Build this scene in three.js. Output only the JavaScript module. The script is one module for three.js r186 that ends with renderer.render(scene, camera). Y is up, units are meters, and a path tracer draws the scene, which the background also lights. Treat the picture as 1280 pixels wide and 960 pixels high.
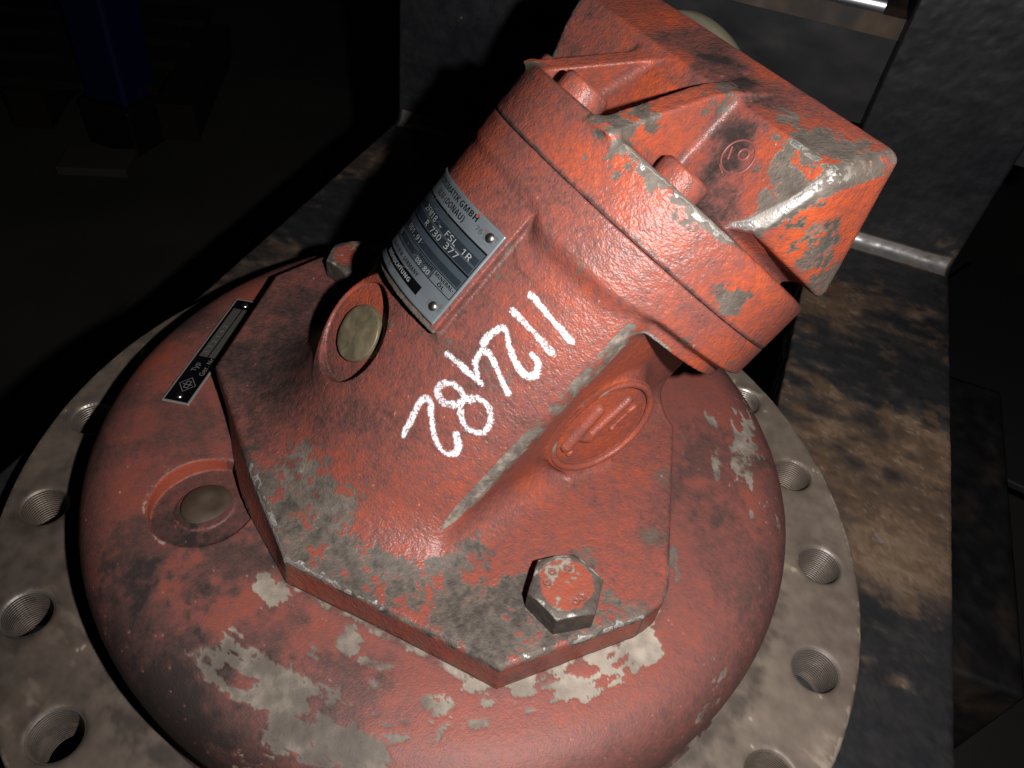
import * as THREE from 'three';
import { mergeGeometries } from 'three/addons/utils/BufferGeometryUtils.js';
import { RoundedBoxGeometry } from 'three/addons/geometries/RoundedBoxGeometry.js';

// ───────── camera, light, exposure ─────────
const scene = new THREE.Scene();
scene.background = new THREE.Color(0.0012, 0.0013, 0.0016);           // an unlit shed at night
const EYE = new THREE.Vector3(0.0841, 0.3140, 0.2145);
const RIGHT = new THREE.Vector3(0.92450, 0.10304, -0.36699), DOWN = new THREE.Vector3(0.33077, -0.69537, 0.63800), FWD = new THREE.Vector3(-0.18945, -0.71122, -0.67695);
const camera = new THREE.PerspectiveCamera(51.87, 4 / 3, 0.02, 30);
camera.position.copy(EYE);
camera.quaternion.setFromRotationMatrix(new THREE.Matrix4().makeBasis(RIGHT, DOWN.clone().negate(), FWD.clone().negate()));
scene.add(camera);
const flash = new THREE.SpotLight(0xfff9f6, 0.87, 0, 1.2, 1, 2);     // the camera's own flash, 6 cm to the right of the lens
flash.position.copy(EYE).addScaledVector(RIGHT, 0.058).addScaledVector(DOWN, -0.004);
flash.target.position.copy(EYE).addScaledVector(FWD, 0.4).addScaledVector(RIGHT, 0.07).addScaledVector(DOWN, -0.025);
flash.castShadow = true; flash.shadow.radius = 0.22; flash.shadow.mapSize.set(2048, 2048); flash.shadow.camera.near = 0.03;
scene.add(flash, flash.target);
const renderer = new THREE.WebGLRenderer({ antialias: true });
renderer.toneMapping = THREE.LinearToneMapping;
renderer.toneMappingExposure = 1;
renderer.shadowMap.enabled = true;

// ───────── helpers ─────────
const { abs, min, max, hypot, sin, cos, floor, sqrt, PI } = Math;
const clamp = (x, a = 0, b = 1) => x < a ? a : x > b ? b : x;
const step = (a, b, x) => { x = clamp((x - a) / (b - a)); return x * x * (3 - 2 * x); };
const lerp = (a, b, t) => a + (b - a) * t;
const smin = (a, b, k) => { const h = max(k - abs(a - b), 0) / k; return min(a, b) - h * h * k * 0.25; };
const smax = (a, b, k) => -smin(-a, -b, k);
let seed = 7; const rnd = () => (seed = (seed * 1664525 + 1013904223) >>> 0) / 4294967296;
const TAB = new Float32Array(4096); for (let i = 0; i < 4096; i++) TAB[i] = rnd() * 2 - 1;
const hsh = (x, y, z) => { let h = Math.imul(x, 374761393) ^ Math.imul(y, 668265263) ^ Math.imul(z, 2147483647 - 61); h = Math.imul(h ^ (h >>> 13), 1274126177); return TAB[(h ^ (h >>> 16)) & 4095]; };
function noise(x, y, z) {                                             // smooth value noise, -1..1
  const X = floor(x), Y = floor(y), Z = floor(z); x -= X; y -= Y; z -= Z;
  const u = x * x * x * (x * (x * 6 - 15) + 10), v = y * y * y * (y * (y * 6 - 15) + 10), w = z * z * z * (z * (z * 6 - 15) + 10);
  const a = lerp(lerp(hsh(X, Y, Z), hsh(X + 1, Y, Z), u), lerp(hsh(X, Y + 1, Z), hsh(X + 1, Y + 1, Z), u), v);
  const b = lerp(lerp(hsh(X, Y, Z + 1), hsh(X + 1, Y, Z + 1), u), lerp(hsh(X, Y + 1, Z + 1), hsh(X + 1, Y + 1, Z + 1), u), v);
  return lerp(a, b, w);
}
function fbm(x, y, z, f, o = 4, g = 0.5) {                            // turned octaves, so that no grid shows
  let s = 0, a = 1; x *= f; y *= f; z *= f;
  for (let i = 0; i < o; i++) { s += a * noise(x, y, z); a *= g; const X = 1.6 * x + 1.2 * z + 3.1, Z = -1.2 * x + 1.6 * z + 7.7; x = X; z = 0.8 * Z + 1.2 * y; y = 1.6 * y - 1.2 * Z * 0.6 + 1.3; }
  return s;
}
// a blob of influence round a place, with a ragged edge
const foot1 = (y) => y < 0.0645 && y > 0.06 ? 0.22 : 0.5;                // how gradually paint rubs through: softest on the flat foot
const blob = (x, y, z, b, rag) => { const d = hypot(x - b[0], y - b[1], z - b[2]) / b[3]; return b[4] * (1 - step(0.35, 1.05, d + rag)); };

// motor axes: s along the tilted cylinder, p towards its upper front, b towards the side with the round cast emblem
const TH = 40.4 * PI / 180, AZ = -50.4 * PI / 180, HX = cos(AZ), HZ = sin(AZ), Y0 = 0.0559;
const AX = [sin(TH) * HX, cos(TH), sin(TH) * HZ], PX = [-cos(TH) * HX, sin(TH), -cos(TH) * HZ], BX = [-HZ, 0, HX];
const toS = (x, y, z) => x * AX[0] + (y - Y0) * AX[1] + z * AX[2], toP = (x, y, z) => x * PX[0] + (y - Y0) * PX[1] + z * PX[2], toB = (x, y, z) => x * BX[0] + z * BX[2];
const spb = (s, p, b) => [AX[0] * s + PX[0] * p + BX[0] * b, Y0 + AX[1] * s + PX[1] * p, AX[2] * s + PX[2] * p + BX[2] * b];
const motorMatrix = new THREE.Matrix4().makeBasis(new THREE.Vector3(...BX), new THREE.Vector3(...AX), new THREE.Vector3(...PX)).setPosition(0, Y0, 0);   // x = b, y = s, z = p
// surface of a distance field: naive surface nets, sparse in blocks; then relief along the normals; then a look per vertex
function net(sdf, lo, hi, h, look, relief) {
  const B = 8, n = [0, 1, 2].map((i) => Math.ceil((hi[i] - lo[i]) / h / B) * B + 1), [nx, ny, nz] = n;
  const F = new Float32Array(nx * ny * nz).fill(1), at = (i, j, k) => (k * ny + j) * nx + i;
  const live = [];
  for (let K = 0; K < nz - 1; K += B) for (let J = 0; J < ny - 1; J += B) for (let I = 0; I < nx - 1; I += B) {
    const d = sdf(lo[0] + (I + B / 2) * h, lo[1] + (J + B / 2) * h, lo[2] + (K + B / 2) * h);
    if (abs(d) > B * h * 1.15) { const s = d < 0 ? -1 : 1; if (s < 0) for (let k = 0; k <= B; k++) for (let j = 0; j <= B; j++) F.fill(-1, at(I, J + j, K + k), at(I, J + j, K + k) + B + 1); continue; }
    live.push([I, J, K]);
  }
  for (const [I, J, K] of live) for (let k = 0; k <= B; k++) for (let j = 0; j <= B; j++) for (let i = 0; i <= B; i++) {
    F[at(I + i, J + j, K + k)] = sdf(lo[0] + (I + i) * h, lo[1] + (J + j) * h, lo[2] + (K + k) * h);
  }
  const id = new Map(), P = [], Q = [];
  const cell = (i, j, k) => {
    const key = at(i, j, k); let v = id.get(key); if (v !== undefined) return v;
    let c = 0, sx = 0, sy = 0, sz = 0;
    const f = (a, b, d) => F[at(i + a, j + b, k + d)];
    const e = (a, b, d, A, Bb, D) => { const p = f(a, b, d), q = f(A, Bb, D); if ((p < 0) !== (q < 0)) { const t = p / (p - q); sx += a + (A - a) * t; sy += b + (Bb - b) * t; sz += d + (D - d) * t; c++; } };
    for (let a = 0; a < 2; a++) for (let b = 0; b < 2; b++) { e(0, a, b, 1, a, b); e(a, 0, b, a, 1, b); e(a, b, 0, a, b, 1); }
    v = P.length / 3; P.push(lo[0] + (i + sx / c) * h, lo[1] + (j + sy / c) * h, lo[2] + (k + sz / c) * h);
    id.set(key, v); return v;
  };
  for (const [I, J, K] of live) for (let k = K; k < K + B; k++) for (let j = J; j < J + B; j++) for (let i = I; i < I + B; i++) {
    if (!i || !j || !k) continue;
    const a = F[at(i, j, k)] < 0;
    if (a !== F[at(i + 1, j, k)] < 0) { const q = [cell(i, j - 1, k - 1), cell(i, j, k - 1), cell(i, j, k), cell(i, j - 1, k)]; a ? Q.push(q[0], q[1], q[2], q[0], q[2], q[3]) : Q.push(q[0], q[2], q[1], q[0], q[3], q[2]); }
    if (a !== F[at(i, j + 1, k)] < 0) { const q = [cell(i - 1, j, k - 1), cell(i - 1, j, k), cell(i, j, k), cell(i, j, k - 1)]; a ? Q.push(q[0], q[1], q[2], q[0], q[2], q[3]) : Q.push(q[0], q[2], q[1], q[0], q[3], q[2]); }
    if (a !== F[at(i, j, k + 1)] < 0) { const q = [cell(i - 1, j - 1, k), cell(i, j - 1, k), cell(i, j, k), cell(i - 1, j, k)]; a ? Q.push(q[0], q[1], q[2], q[0], q[2], q[3]) : Q.push(q[0], q[2], q[1], q[0], q[3], q[2]); }
  }
  const N = P.length / 3, pos = Float32Array.from(P), uv = new Float32Array(N * 2), col = new Float32Array(N * 3), e = h * 0.5, w = 0.0016;
  for (let v = 0; v < N; v++) {
    let x = pos[3 * v], y = pos[3 * v + 1], z = pos[3 * v + 2], gx, gy, gz;
    for (let r = 0; r < 2; r++) {
      const d = sdf(x, y, z); gx = sdf(x + e, y, z) - sdf(x - e, y, z); gy = sdf(x, y + e, z) - sdf(x, y - e, z); gz = sdf(x, y, z + e) - sdf(x, y, z - e);
      const l = hypot(gx, gy, gz) || 1; gx /= l; gy /= l; gz /= l;
      if (r < 1) { const m = clamp(d, -h, h) * 0.9; x -= gx * m; y -= gy * m; z -= gz * m; }
    }
    const lap = (sdf(x + w, y, z) + sdf(x - w, y, z) + sdf(x, y + w, z) + sdf(x, y - w, z) + sdf(x, y, z + w) + sdf(x, y, z - w) - 6 * sdf(x, y, z)) / (w * w) * 0.001;
    const L = look(x, y, z, gx, gy, gz, lap);                          // { u, v, k, lift }
    uv[2 * v] = clamp(L.u, 0.002, 0.998); uv[2 * v + 1] = clamp(L.v, 0.01, 0.99);
    const k = L.k ?? 1; col[3 * v] = k * (L.r ?? 1); col[3 * v + 1] = k * (L.g ?? 1); col[3 * v + 2] = k * (L.b ?? 1);
    const m = (relief ? relief(x, y, z, gx, gy, gz) : 0) + (L.lift ?? 0);
    pos[3 * v] = x + gx * m; pos[3 * v + 1] = y + gy * m; pos[3 * v + 2] = z + gz * m;
  }
  const g = new THREE.BufferGeometry();
  g.setAttribute('position', new THREE.BufferAttribute(pos, 3)); g.setAttribute('uv', new THREE.BufferAttribute(uv, 2)); g.setAttribute('color', new THREE.BufferAttribute(col, 3));
  g.setIndex(Q); g.computeVertexNormals(); return charts(g, Q);
}
// a second uv set in metres: each face takes the plane it faces most, corners are doubled where charts meet (normals stay shared)
function charts(g, Q) {
  const p = g.attributes.position.array, n = g.attributes.normal.array, uv = g.attributes.uv.array, c = g.attributes.color.array, id = new Map(), P = [], N = [], U = [], U1 = [], C = [], I = new Uint32Array(Q.length);
  for (let t = 0; t < Q.length; t += 3) {
    let x = 0, y = 0, z = 0; for (let k = 0; k < 3; k++) { const v = Q[t + k] * 3; x += n[v]; y += n[v + 1]; z += n[v + 2]; }
    const s = abs(x * AX[0] + y * AX[1] + z * AX[2]), q = abs(x * PX[0] + y * PX[1] + z * PX[2]), b = abs(x * BX[0] + z * BX[2]), ax = s > q && s > b ? 0 : q > b ? 1 : 2;
    for (let k = 0; k < 3; k++) {
      const v = Q[t + k], key = v * 3 + ax; let w = id.get(key);
      if (w === undefined) { w = P.length / 3; id.set(key, w); const X = p[3 * v], Y = p[3 * v + 1], Z = p[3 * v + 2], S = toS(X, Y, Z), W = toP(X, Y, Z), B = toB(X, Y, Z); P.push(X, Y, Z); N.push(n[3 * v], n[3 * v + 1], n[3 * v + 2]); U.push(uv[2 * v], uv[2 * v + 1]); C.push(c[3 * v], c[3 * v + 1], c[3 * v + 2]); ax === 0 ? U1.push(W, B) : ax === 1 ? U1.push(S, B) : U1.push(S, W); }
      I[t + k] = w;
    }
  }
  const o = new THREE.BufferGeometry(); for (const [k, a, d] of [['position', P, 3], ['normal', N, 3], ['uv', U, 2], ['uv1', U1, 2], ['color', C, 3]]) o.setAttribute(k, new THREE.BufferAttribute(Float32Array.from(a), d));
  o.setIndex(new THREE.BufferAttribute(I, 1)); return o;
}
function data(w, h, f, srgb) {                                        // DataTexture from f(u, v) -> [r, g, b, a?] in 0..1 linear (or sRGB values when srgb)
  const d = new Uint8Array(w * h * 4);
  for (let j = 0; j < h; j++) for (let i = 0; i < w; i++) { const c = f((i + 0.5) / w, (j + 0.5) / h); for (let k = 0; k < 4; k++) d[4 * (j * w + i) + k] = clamp(c[k] ?? 1) * 255; }
  const t = new THREE.DataTexture(d, w, h); t.magFilter = t.minFilter = THREE.LinearFilter; t.needsUpdate = true; if (srgb) t.colorSpace = THREE.SRGBColorSpace; return t;
}
const srgb = (c) => c.map((x) => x <= 0.0031308 ? 12.92 * x : 1.055 * x ** (1 / 2.4) - 0.055);
function ramp(stops, t) { for (let i = 1; i < stops.length; i++) if (t <= stops[i][0] || i === stops.length - 1) { const a = stops[i - 1], b = stops[i], k = clamp((t - a[0]) / (b[0] - a[0])); return [1, 2, 3].map((n) => lerp(a[n], b[n], k)); } }
// a wear table: across = chipping (paint | dusty bare cast iron | rubbed bright metal), up = tone of the paint or of the dirt
const PAINT = [[0, 0.023, 0.018, 0.017], [0.25, 0.062, 0.032, 0.028], [0.5, 0.126, 0.044, 0.036], [0.75, 0.195, 0.047, 0.028], [1, 0.295, 0.056, 0.021]];
const DUST = [[0, 0.032, 0.026, 0.022], [0.5, 0.090, 0.076, 0.063], [1, 0.25, 0.215, 0.175]];
const wearColor = (u, v) => {
  const p = ramp(PAINT, v), d = ramp(DUST, v), m = [0.36, 0.345, 0.32], edge = [0.07, 0.045, 0.036];
  let c = p; const a = step(0.48, 0.515, u), b = step(0.72, 0.86, u), r = step(0.46, 0.49, u) * (1 - step(0.51, 0.56, u)) * 0.35;
  c = [0, 1, 2].map((i) => lerp(lerp(lerp(p[i], d[i], a), edge[i], r), m[i], b));
  return srgb(c);
};
const wearMap = data(512, 64, wearColor, true);
const wearRough = data(256, 4, (u) => [0, lerp(lerp(0.43, 0.66, step(0.47, 0.53, u)), 0.36, step(0.72, 0.86, u)), step(0.72, 0.9, u) * 0.75]);
// fine relief that repeats every 9 cm: orange-peel of thick paint over sand-cast iron, with pits
const tileNoise = (u, v, n, k) => { const x = u * n, y = v * n, X = floor(x), Y = floor(y), a = x - X, b = y - Y, q = a * a * (3 - 2 * a), r = b * b * (3 - 2 * b), m = (i) => ((i % n) + n) % n; return lerp(lerp(hsh(m(X), m(Y), k), hsh(m(X + 1), m(Y), k), q), lerp(hsh(m(X), m(Y + 1), k), hsh(m(X + 1), m(Y + 1), k), q), r); };
const peel = data(1024, 1024, (u, v) => { const a = tileNoise(u, v, 29, 1), b = tileNoise(u, v, 47, 2), c = tileNoise(u, v, 101, 3), d = tileNoise(u, v, 211, 4), e = tileNoise(u, v, 400, 5); let h = 0.5 + 0.05 * a + 0.12 * b + 0.16 * c + 0.13 * d + 0.06 * e; h -= 0.2 * step(0.55, 0.85, tileNoise(u, v, 83, 9)); return [h, h, h]; }, false);
peel.wrapS = peel.wrapT = THREE.RepeatWrapping; peel.repeat.set(1 / 0.09, 1 / 0.09); peel.channel = 1;
const fineGrain = peel.clone(); fineGrain.repeat.set(1 / 0.05, 1 / 0.05); fineGrain.needsUpdate = true;
const castPaint = new THREE.MeshPhysicalMaterial({ name: 'worn_red_paint', bumpMap: peel, bumpScale: 0.00034, map: wearMap, vertexColors: true, roughness: 1, roughnessMap: wearRough, metalness: 1, metalnessMap: wearRough, specularIntensity: 0.55 });
const dustyRough = data(256, 4, (u) => [0, lerp(lerp(0.56, 0.72, step(0.47, 0.53, u)), 0.4, step(0.72, 0.86, u)), step(0.72, 0.9, u) * 0.7]);
const dustyPaint = castPaint.clone(); dustyPaint.name = 'dusty_red_paint'; dustyPaint.roughnessMap = dustyPaint.metalnessMap = dustyRough; dustyPaint.bumpMap = fineGrain; dustyPaint.bumpScale = 0.00016;
const plugPaint = castPaint.clone(); plugPaint.name = 'screw_paint'; plugPaint.bumpMap = null;
// the same idea for plain steel: across = mill scale | brown oxide | rubbed steel
const STEEL_A = [[0, 0.010, 0.011, 0.014], [0.5, 0.026, 0.026, 0.028], [1, 0.055, 0.050, 0.047]], STEEL_B = [[0, 0.030, 0.018, 0.010], [0.5, 0.085, 0.052, 0.030], [1, 0.19, 0.135, 0.092]];
const steelMap = data(256, 64, (u, v) => { const a = ramp(STEEL_A, v), b = ramp(STEEL_B, v), t = step(0.25, 0.62, u), m = step(0.78, 0.92, u); return srgb([0, 1, 2].map((i) => lerp(lerp(a[i], b[i], t), 0.33, m))); }, true);
const steelRough = data(256, 4, (u) => [0, lerp(lerp(0.42, 0.7, step(0.25, 0.6, u)), 0.3, step(0.78, 0.92, u)), lerp(0.25, 0, step(0.25, 0.5, u)) + 0.7 * step(0.78, 0.92, u)]);
const oldSteel = new THREE.MeshPhysicalMaterial({ name: 'oxidised_steel',  map: steelMap, vertexColors: true, roughness: 1, roughnessMap: steelRough, metalness: 1, metalnessMap: steelRough });
const FLG_A = [[0, 0.036, 0.028, 0.022], [0.5, 0.112, 0.088, 0.070], [1, 0.20, 0.165, 0.130]], FLG_B = [[0, 0.06, 0.045, 0.032], [0.5, 0.17, 0.138, 0.108], [1, 0.33, 0.28, 0.22]];
const flangeMap = data(256, 64, (u, v) => { const a = ramp(FLG_A, v), b = ramp(FLG_B, v), t = step(0.42, 0.58, u), m = step(0.78, 0.92, u); return srgb([0, 1, 2].map((i) => lerp(lerp(a[i], b[i], t), 0.40, m))); }, true);
const flangeRough = data(256, 4, (u) => [0, lerp(0.62, 0.4, step(0.75, 0.9, u)), 0.12 + 0.6 * step(0.78, 0.92, u)]);
const flangeSteel = new THREE.MeshPhysicalMaterial({ name: 'bare_flange_steel',  map: flangeMap, vertexColors: true, roughness: 1, roughnessMap: flangeRough, metalness: 1, metalnessMap: flangeRough });
const flat = (name, r, g, b, rough, metal = 0) => new THREE.MeshStandardMaterial({ name, color: new THREE.Color().setRGB(r, g, b), roughness: rough, metalness: metal });

const names = {};
const numbered = (n) => { const k = names[n] = (names[n] ?? -1) + 1; return k ? `${n}_${String(k).padStart(3, '0')}` : n; };
function thing(name, label, category, [x, y, z] = [0, 0, 0], group) { const o = new THREE.Group(); o.name = numbered(name); o.position.set(x, y, z); o.userData = { label, category }; if (group) o.userData.group = group; scene.add(o); return o; }
function part(name, g, m, parent, label) {                            // geometry in the place's own metres, hung under its thing
  const o = new THREE.Mesh(g, m); o.name = name; o.castShadow = o.receiveShadow = true; parent.add(o);
  parent.updateWorldMatrix(true, false); const p = new THREE.Vector3().setFromMatrixPosition(parent.matrixWorld);
  if (!o.geometry.userData.placed) { o.geometry.translate(-p.x, -p.y, -p.z); o.geometry.userData = { placed: true }; }
  if (label) o.userData.label = label; return o;
}

// ───────── the setting ─────────
const FLOOR = -0.8;
{
  const g = new THREE.PlaneGeometry(14, 14, 120, 120); g.rotateX(-PI / 2); g.translate(-1, FLOOR, -3);
  const t = data(512, 512, (u, v) => { const n = fbm(u * 8, 1.3, v * 8, 1.1, 5), k = 0.075 + 0.03 * n; return srgb([k, k * 0.93, k * 0.84]); }, true); t.wrapS = t.wrapT = THREE.RepeatWrapping; t.repeat.set(4, 4);
  const o = new THREE.Mesh(g, new THREE.MeshStandardMaterial({ name: 'dirty_concrete', map: t, roughness: 0.9 })); o.name = 'floor'; o.receiveShadow = true; o.userData.kind = 'structure'; scene.add(o);
}
// ───────── the lift truck's forks and carriage ─────────
function steelLook(x, y, z, nx, ny, nz, lap) {
  const warp = 0.03 * fbm(x, y, z, 14, 3), streak = fbm(x * 0.4 + warp, y * 0.8, z + warp + 0.25 * x, 24, 4, 0.5), big = fbm(x, y, z + 0.31, 7, 3), fine = fbm(x * 0.6, y, z, 160, 3), grit = fbm(x, y, z, 600, 2);
  const tine = step(0.05, -0.02, y);
  const q = z + 0.03 * streak, brown = 0.24 * step(-0.20, -0.14, q) * step(-0.04, -0.08, q) + 0.20 * step(-0.36, -0.31, q) * step(-0.24, -0.29, q), pale = blob(x, 0, z, [0.222, 0, -0.085, 0.035, 0.22], 0.4 * fine + 0.3 * streak);
  let u = 0.22 + tine * (0.13 * streak + 0.10 * big + 0.07 * fine + brown + pale) + (1 - tine) * (0.04 * big + 0.03 * streak);
  u = min(u, 0.72); u = lerp(u, 0.88 + 0.06 * fine, step(0.05, 0.09, -lap));  // bright heel crease: its highlight is put in as bright metal
  let v = 0.47 + 0.13 * streak + 0.14 * fine + 0.10 * grit + tine * 1.0 * pale - (1 - tine) * 0.34;
  const scr = step(0.955, 0.995, 1 - abs(noise(x * 22 + 4 * warp * 30, y * 40, z * 330 + x * 60))) * step(-0.1, 0.5, big + fine) * tine, rust = step(0.45, 0.75, fbm(x, y, z, 75, 4, 0.6)) * tine;
  v += 0.30 * scr + 0.10 * fbm(x, y, z, 420, 2) - 0.12 * rust; u += 0.16 * rust;
  if (grit > 1.28) { u = 0.66; v = 0.6; }
  const k = 1.0 + 0.25 * big; return { u, v, k };
}
function fork(name, x0, x1, zHeel, label) {
  const t = thing(name, label, 'fork', [(x0 + x1) / 2, -0.062, zHeel], 'forks of the lift truck');
  const cx = (x0 + x1) / 2, hw = (x1 - x0) / 2 - 0.002;
  const box2 = (a, b, ca, cb, ha, hb) => { const p = abs(a - ca) - ha, q = abs(b - cb) - hb; return hypot(max(p, 0), max(q, 0)) + min(max(p, q), 0); };
  const sdf = (x, y, z) => {
    const tine = box2(y, z, -0.0435, (0.42 + zHeel - 0.02) / 2, 0.016, (0.42 - zHeel + 0.02) / 2), shank = box2(y, z, 0.42, zHeel - 0.019, 0.478, 0.017);
    let d = smin(tine, shank, 0.011); d = max(d, -(hypot(y + 0.012, z - zHeel - 0.014) - 0.0) * 0 + d);
    const q = abs(x - cx) - hw; return (hypot(max(d, 0), max(q, 0)) + min(max(d, q), 0)) - 0.002;
  };
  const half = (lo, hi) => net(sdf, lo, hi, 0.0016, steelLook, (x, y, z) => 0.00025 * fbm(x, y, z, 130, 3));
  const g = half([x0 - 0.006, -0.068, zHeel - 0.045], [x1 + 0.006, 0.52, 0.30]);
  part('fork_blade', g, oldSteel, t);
  return t;
}
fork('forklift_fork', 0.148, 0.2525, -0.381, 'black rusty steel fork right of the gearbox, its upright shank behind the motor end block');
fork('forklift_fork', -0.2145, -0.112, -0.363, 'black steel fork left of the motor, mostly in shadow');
{
  const t = thing('fork_carriage', 'dark steel cross bar with a shiny strip on top, running between the two fork shanks', 'carriage bar', [0.02, 0.055, -0.45]);
  const plain = (g, base) => { const p = g.attributes.position, n = p.count, uv = new Float32Array(2 * n), c = new Float32Array(3 * n).fill(1); for (let i = 0; i < n; i++) { const L = base(p.getX(i), p.getY(i), p.getZ(i)); uv[2 * i] = L[0]; uv[2 * i + 1] = clamp(L[1], 0.02, 0.98); } g.setAttribute('uv', new THREE.BufferAttribute(uv, 2)); g.setAttribute('color', new THREE.BufferAttribute(c, 3)); return g; };
  const bar = new THREE.BoxGeometry(0.56, 0.062, 0.05, 280, 30, 20); bar.translate(0.02, 0.088, -0.428);
  part('cross_bar', plain(bar, (x, y, z) => [0.14 + 0.12 * fbm(x, y, z, 20, 4), 0.45 + 0.4 * fbm(x * 0.5, y, z, 60, 4)]), oldSteel, t);
  const lip = new THREE.BoxGeometry(0.56, 0.014, 0.055, 200, 6, 20); lip.translate(0.02, 0.1265, -0.4275);
  part('ledge', plain(lip, (x, y, z) => [0.5 + 0.2 * fbm(x, y, z, 30, 4), 0.22 + 0.3 * fbm(x, y, z, 80, 4)]), oldSteel, t, 'brown rusty ledge along the top of the bar');
  const strip = new THREE.CylinderGeometry(0.0062, 0.0062, 0.084, 40); strip.rotateZ(PI / 2 + 0.01); strip.translate(0.09, 0.1368, -0.406);
  part('steel_strip', strip, flat('polished_steel', 0.60, 0.63, 0.70, 0.34, 1), t, 'bright polished steel strip catching the flash');
  const plate = new THREE.BoxGeometry(0.56, 0.30, 0.02, 100, 60, 2); plate.translate(0.02, 0.31, -0.455);
  part('back_plate', plain(plate, (x, y, z) => [0.16, 0.1 + 0.2 * fbm(x, y, z, 30, 4)]), oldSteel, t);
}

// ───────── the drive unit: gearbox with a bent-axis motor bolted on ─────────
const unit = thing('hydraulic_drive_unit', 'red painted gearbox with an angled hydraulic motor bolted on top, resting on the two forks', 'hydraulic motor', [0, -0.0262, 0]);
const cast = (x, y, z) => 0.00003 * fbm(x, y, z, 120, 2, 0.6) + 0.00004 * noise(x * 420, y * 420, z * 420);
const smooth = (x, y, z) => 0.00007 * fbm(x, y, z, 70, 3);

// mounting flange with its ring of tapped holes
const HOLES = [-47.2, -30.1, -12.9, 4.6, 21.6, 39, 56.5, 100, 117.4, 135, 152, 169, -174, -157, -140, -122, -105, -88, -65].map((d) => d * PI / 180), HR = 0.1822, HRAD = 0.0098;
{
  const sdf = (x, y, z) => {
    const r = hypot(x, z); let d = max(r - 0.2, abs(y + 0.013) - 0.013); d = smax(d, 0.118 - r, 0.001);
    d = smax(d, (r - 0.2 + y) * 0.7071 + 0.0011, 0.0006);
    const a = Math.atan2(z, x); for (const t of HOLES) { let q = abs(a - t); if (q > PI) q = 2 * PI - q; if (q < 0.16) { const e = hypot(x - HR * cos(t), z - HR * sin(t)); d = max(d, HRAD - e, (HRAD + 0.0012 - e + y) * 0.7); } }
    return d;
  };
  const look = (x, y, z, nx, ny, nz) => {
    const r = hypot(x, z), a = Math.atan2(z, x), n = fbm(x, y, z, 26, 5, 0.6), f = fbm(x, y, z, 190, 4, 0.6), scr = fbm(x * 0.4 + z * 0.2, y, z * 1.6 - x * 0.5, 120, 4, 0.6), big = fbm(x + 5, y, z, 9, 3);
    let u = 0.27 + 0.08 * n + 0.10 * f + 0.08 * scr * step(0, 0.4, n), v = 0.47 + 0.10 * big + 0.12 * f + 0.07 * n;
    for (const q of [[-0.135, 0, 0.135, 0.045, 0.3], [-0.105, 0, 0.16, 0.03, 0.26], [-0.16, 0, 0.09, 0.02, 0.16], [0.12, 0, 0.12, 0.03, 0.16], [0.185, 0, 0.06, 0.02, 0.12]]) u += blob(x, 0, z, q, 0.3 * f) * (0.5 + 0.7 * n + 0.5 * scr);
    if (x < 0) v -= 0.2 * step(0.0, -0.14, x) ; if (x > 0.1) v += 0.04;  // flash falloff put into the colour: left side darker, right side lighter
    let hd = 1; for (const t of HOLES) hd = min(hd, hypot(x - HR * cos(t), z - HR * sin(t))); const near = step(0.019, 0.0105, hd);
    v -= 0.2 * near * (0.6 + 0.5 * n); u += 0.14 * near * step(0.0012, 0.0, hd - HRAD - 0.001);
    v -= 0.30 * step(0.166, 0.155, r + 0.004 * f);                     // darker where the flange nears the cover
    if (r > 0.1982) u += 0.30 + 0.4 * f;
    if (f > 1.4) { u = 0.66; v = 0.8; }
    return { u: min(u, 0.76 + (r > 0.198 ? 0.08 : 0)), v, k: 1, g: 0.985 + 0.015 * big, b: 0.97 };
  };
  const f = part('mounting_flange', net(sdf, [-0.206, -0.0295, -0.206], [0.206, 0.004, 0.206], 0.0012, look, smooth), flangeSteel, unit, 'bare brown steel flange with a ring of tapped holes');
  // the threads in the holes: V grooves cut round the wall
  const prof = [], pitch = 0.0015; for (let i = 0; i <= 34; i++) prof.push(new THREE.Vector2(HRAD + (i % 2 ? -0.0001 : 0.00055), -0.0006 - i * pitch / 2));
  const tg = new THREE.LatheGeometry(prof, 40).toNonIndexed(); tg.computeVertexNormals();
  const thread = new THREE.MeshPhysicalMaterial({ name: 'cut_thread', color: new THREE.Color().setRGB(0.22, 0.205, 0.19), roughness: 0.42, metalness: 0.75, side: THREE.DoubleSide });
  const thread2 = thread.clone(); thread2.color.setRGB(0.17, 0.145, 0.115); thread2.roughness = 0.55;
  HOLES.forEach((t, i) => { const o = new THREE.Mesh(tg, i % 3 === 1 ? thread2 : thread); o.name = 'tapped_hole'; o.position.set(HR * cos(t), 0, HR * sin(t)); o.position.y += 0.0262; o.rotation.y = rnd() * 6; o.position.sub(f.position); o.castShadow = o.receiveShadow = true; f.add(o); });
  const low = new THREE.LatheGeometry([[0.0, -0.30], [0.10, -0.30], [0.125, -0.285], [0.132, -0.2], [0.132, -0.05], [0.122, -0.03], [0.118, -0.0255]].map(([a, b]) => new THREE.Vector2(a, b)), 96);
  part('lower_housing', low, flat('grimy_iron', 0.05, 0.035, 0.03, 0.75, 0.2), unit);
}
const FOOT = [[-0.0375, 0.1125], [0.018, 0.1180], [0.0275, 0.1165], [0.0345, 0.1115], [0.0395, 0.105], [0.0845, 0.048], [0.086, -0.055], [0.04, -0.116], [-0.018, -0.121], [-0.043, -0.1145], [-0.0855, -0.063], [-0.0885, 0.042]];
const FOOT_TOP = 0.0628;
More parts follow.
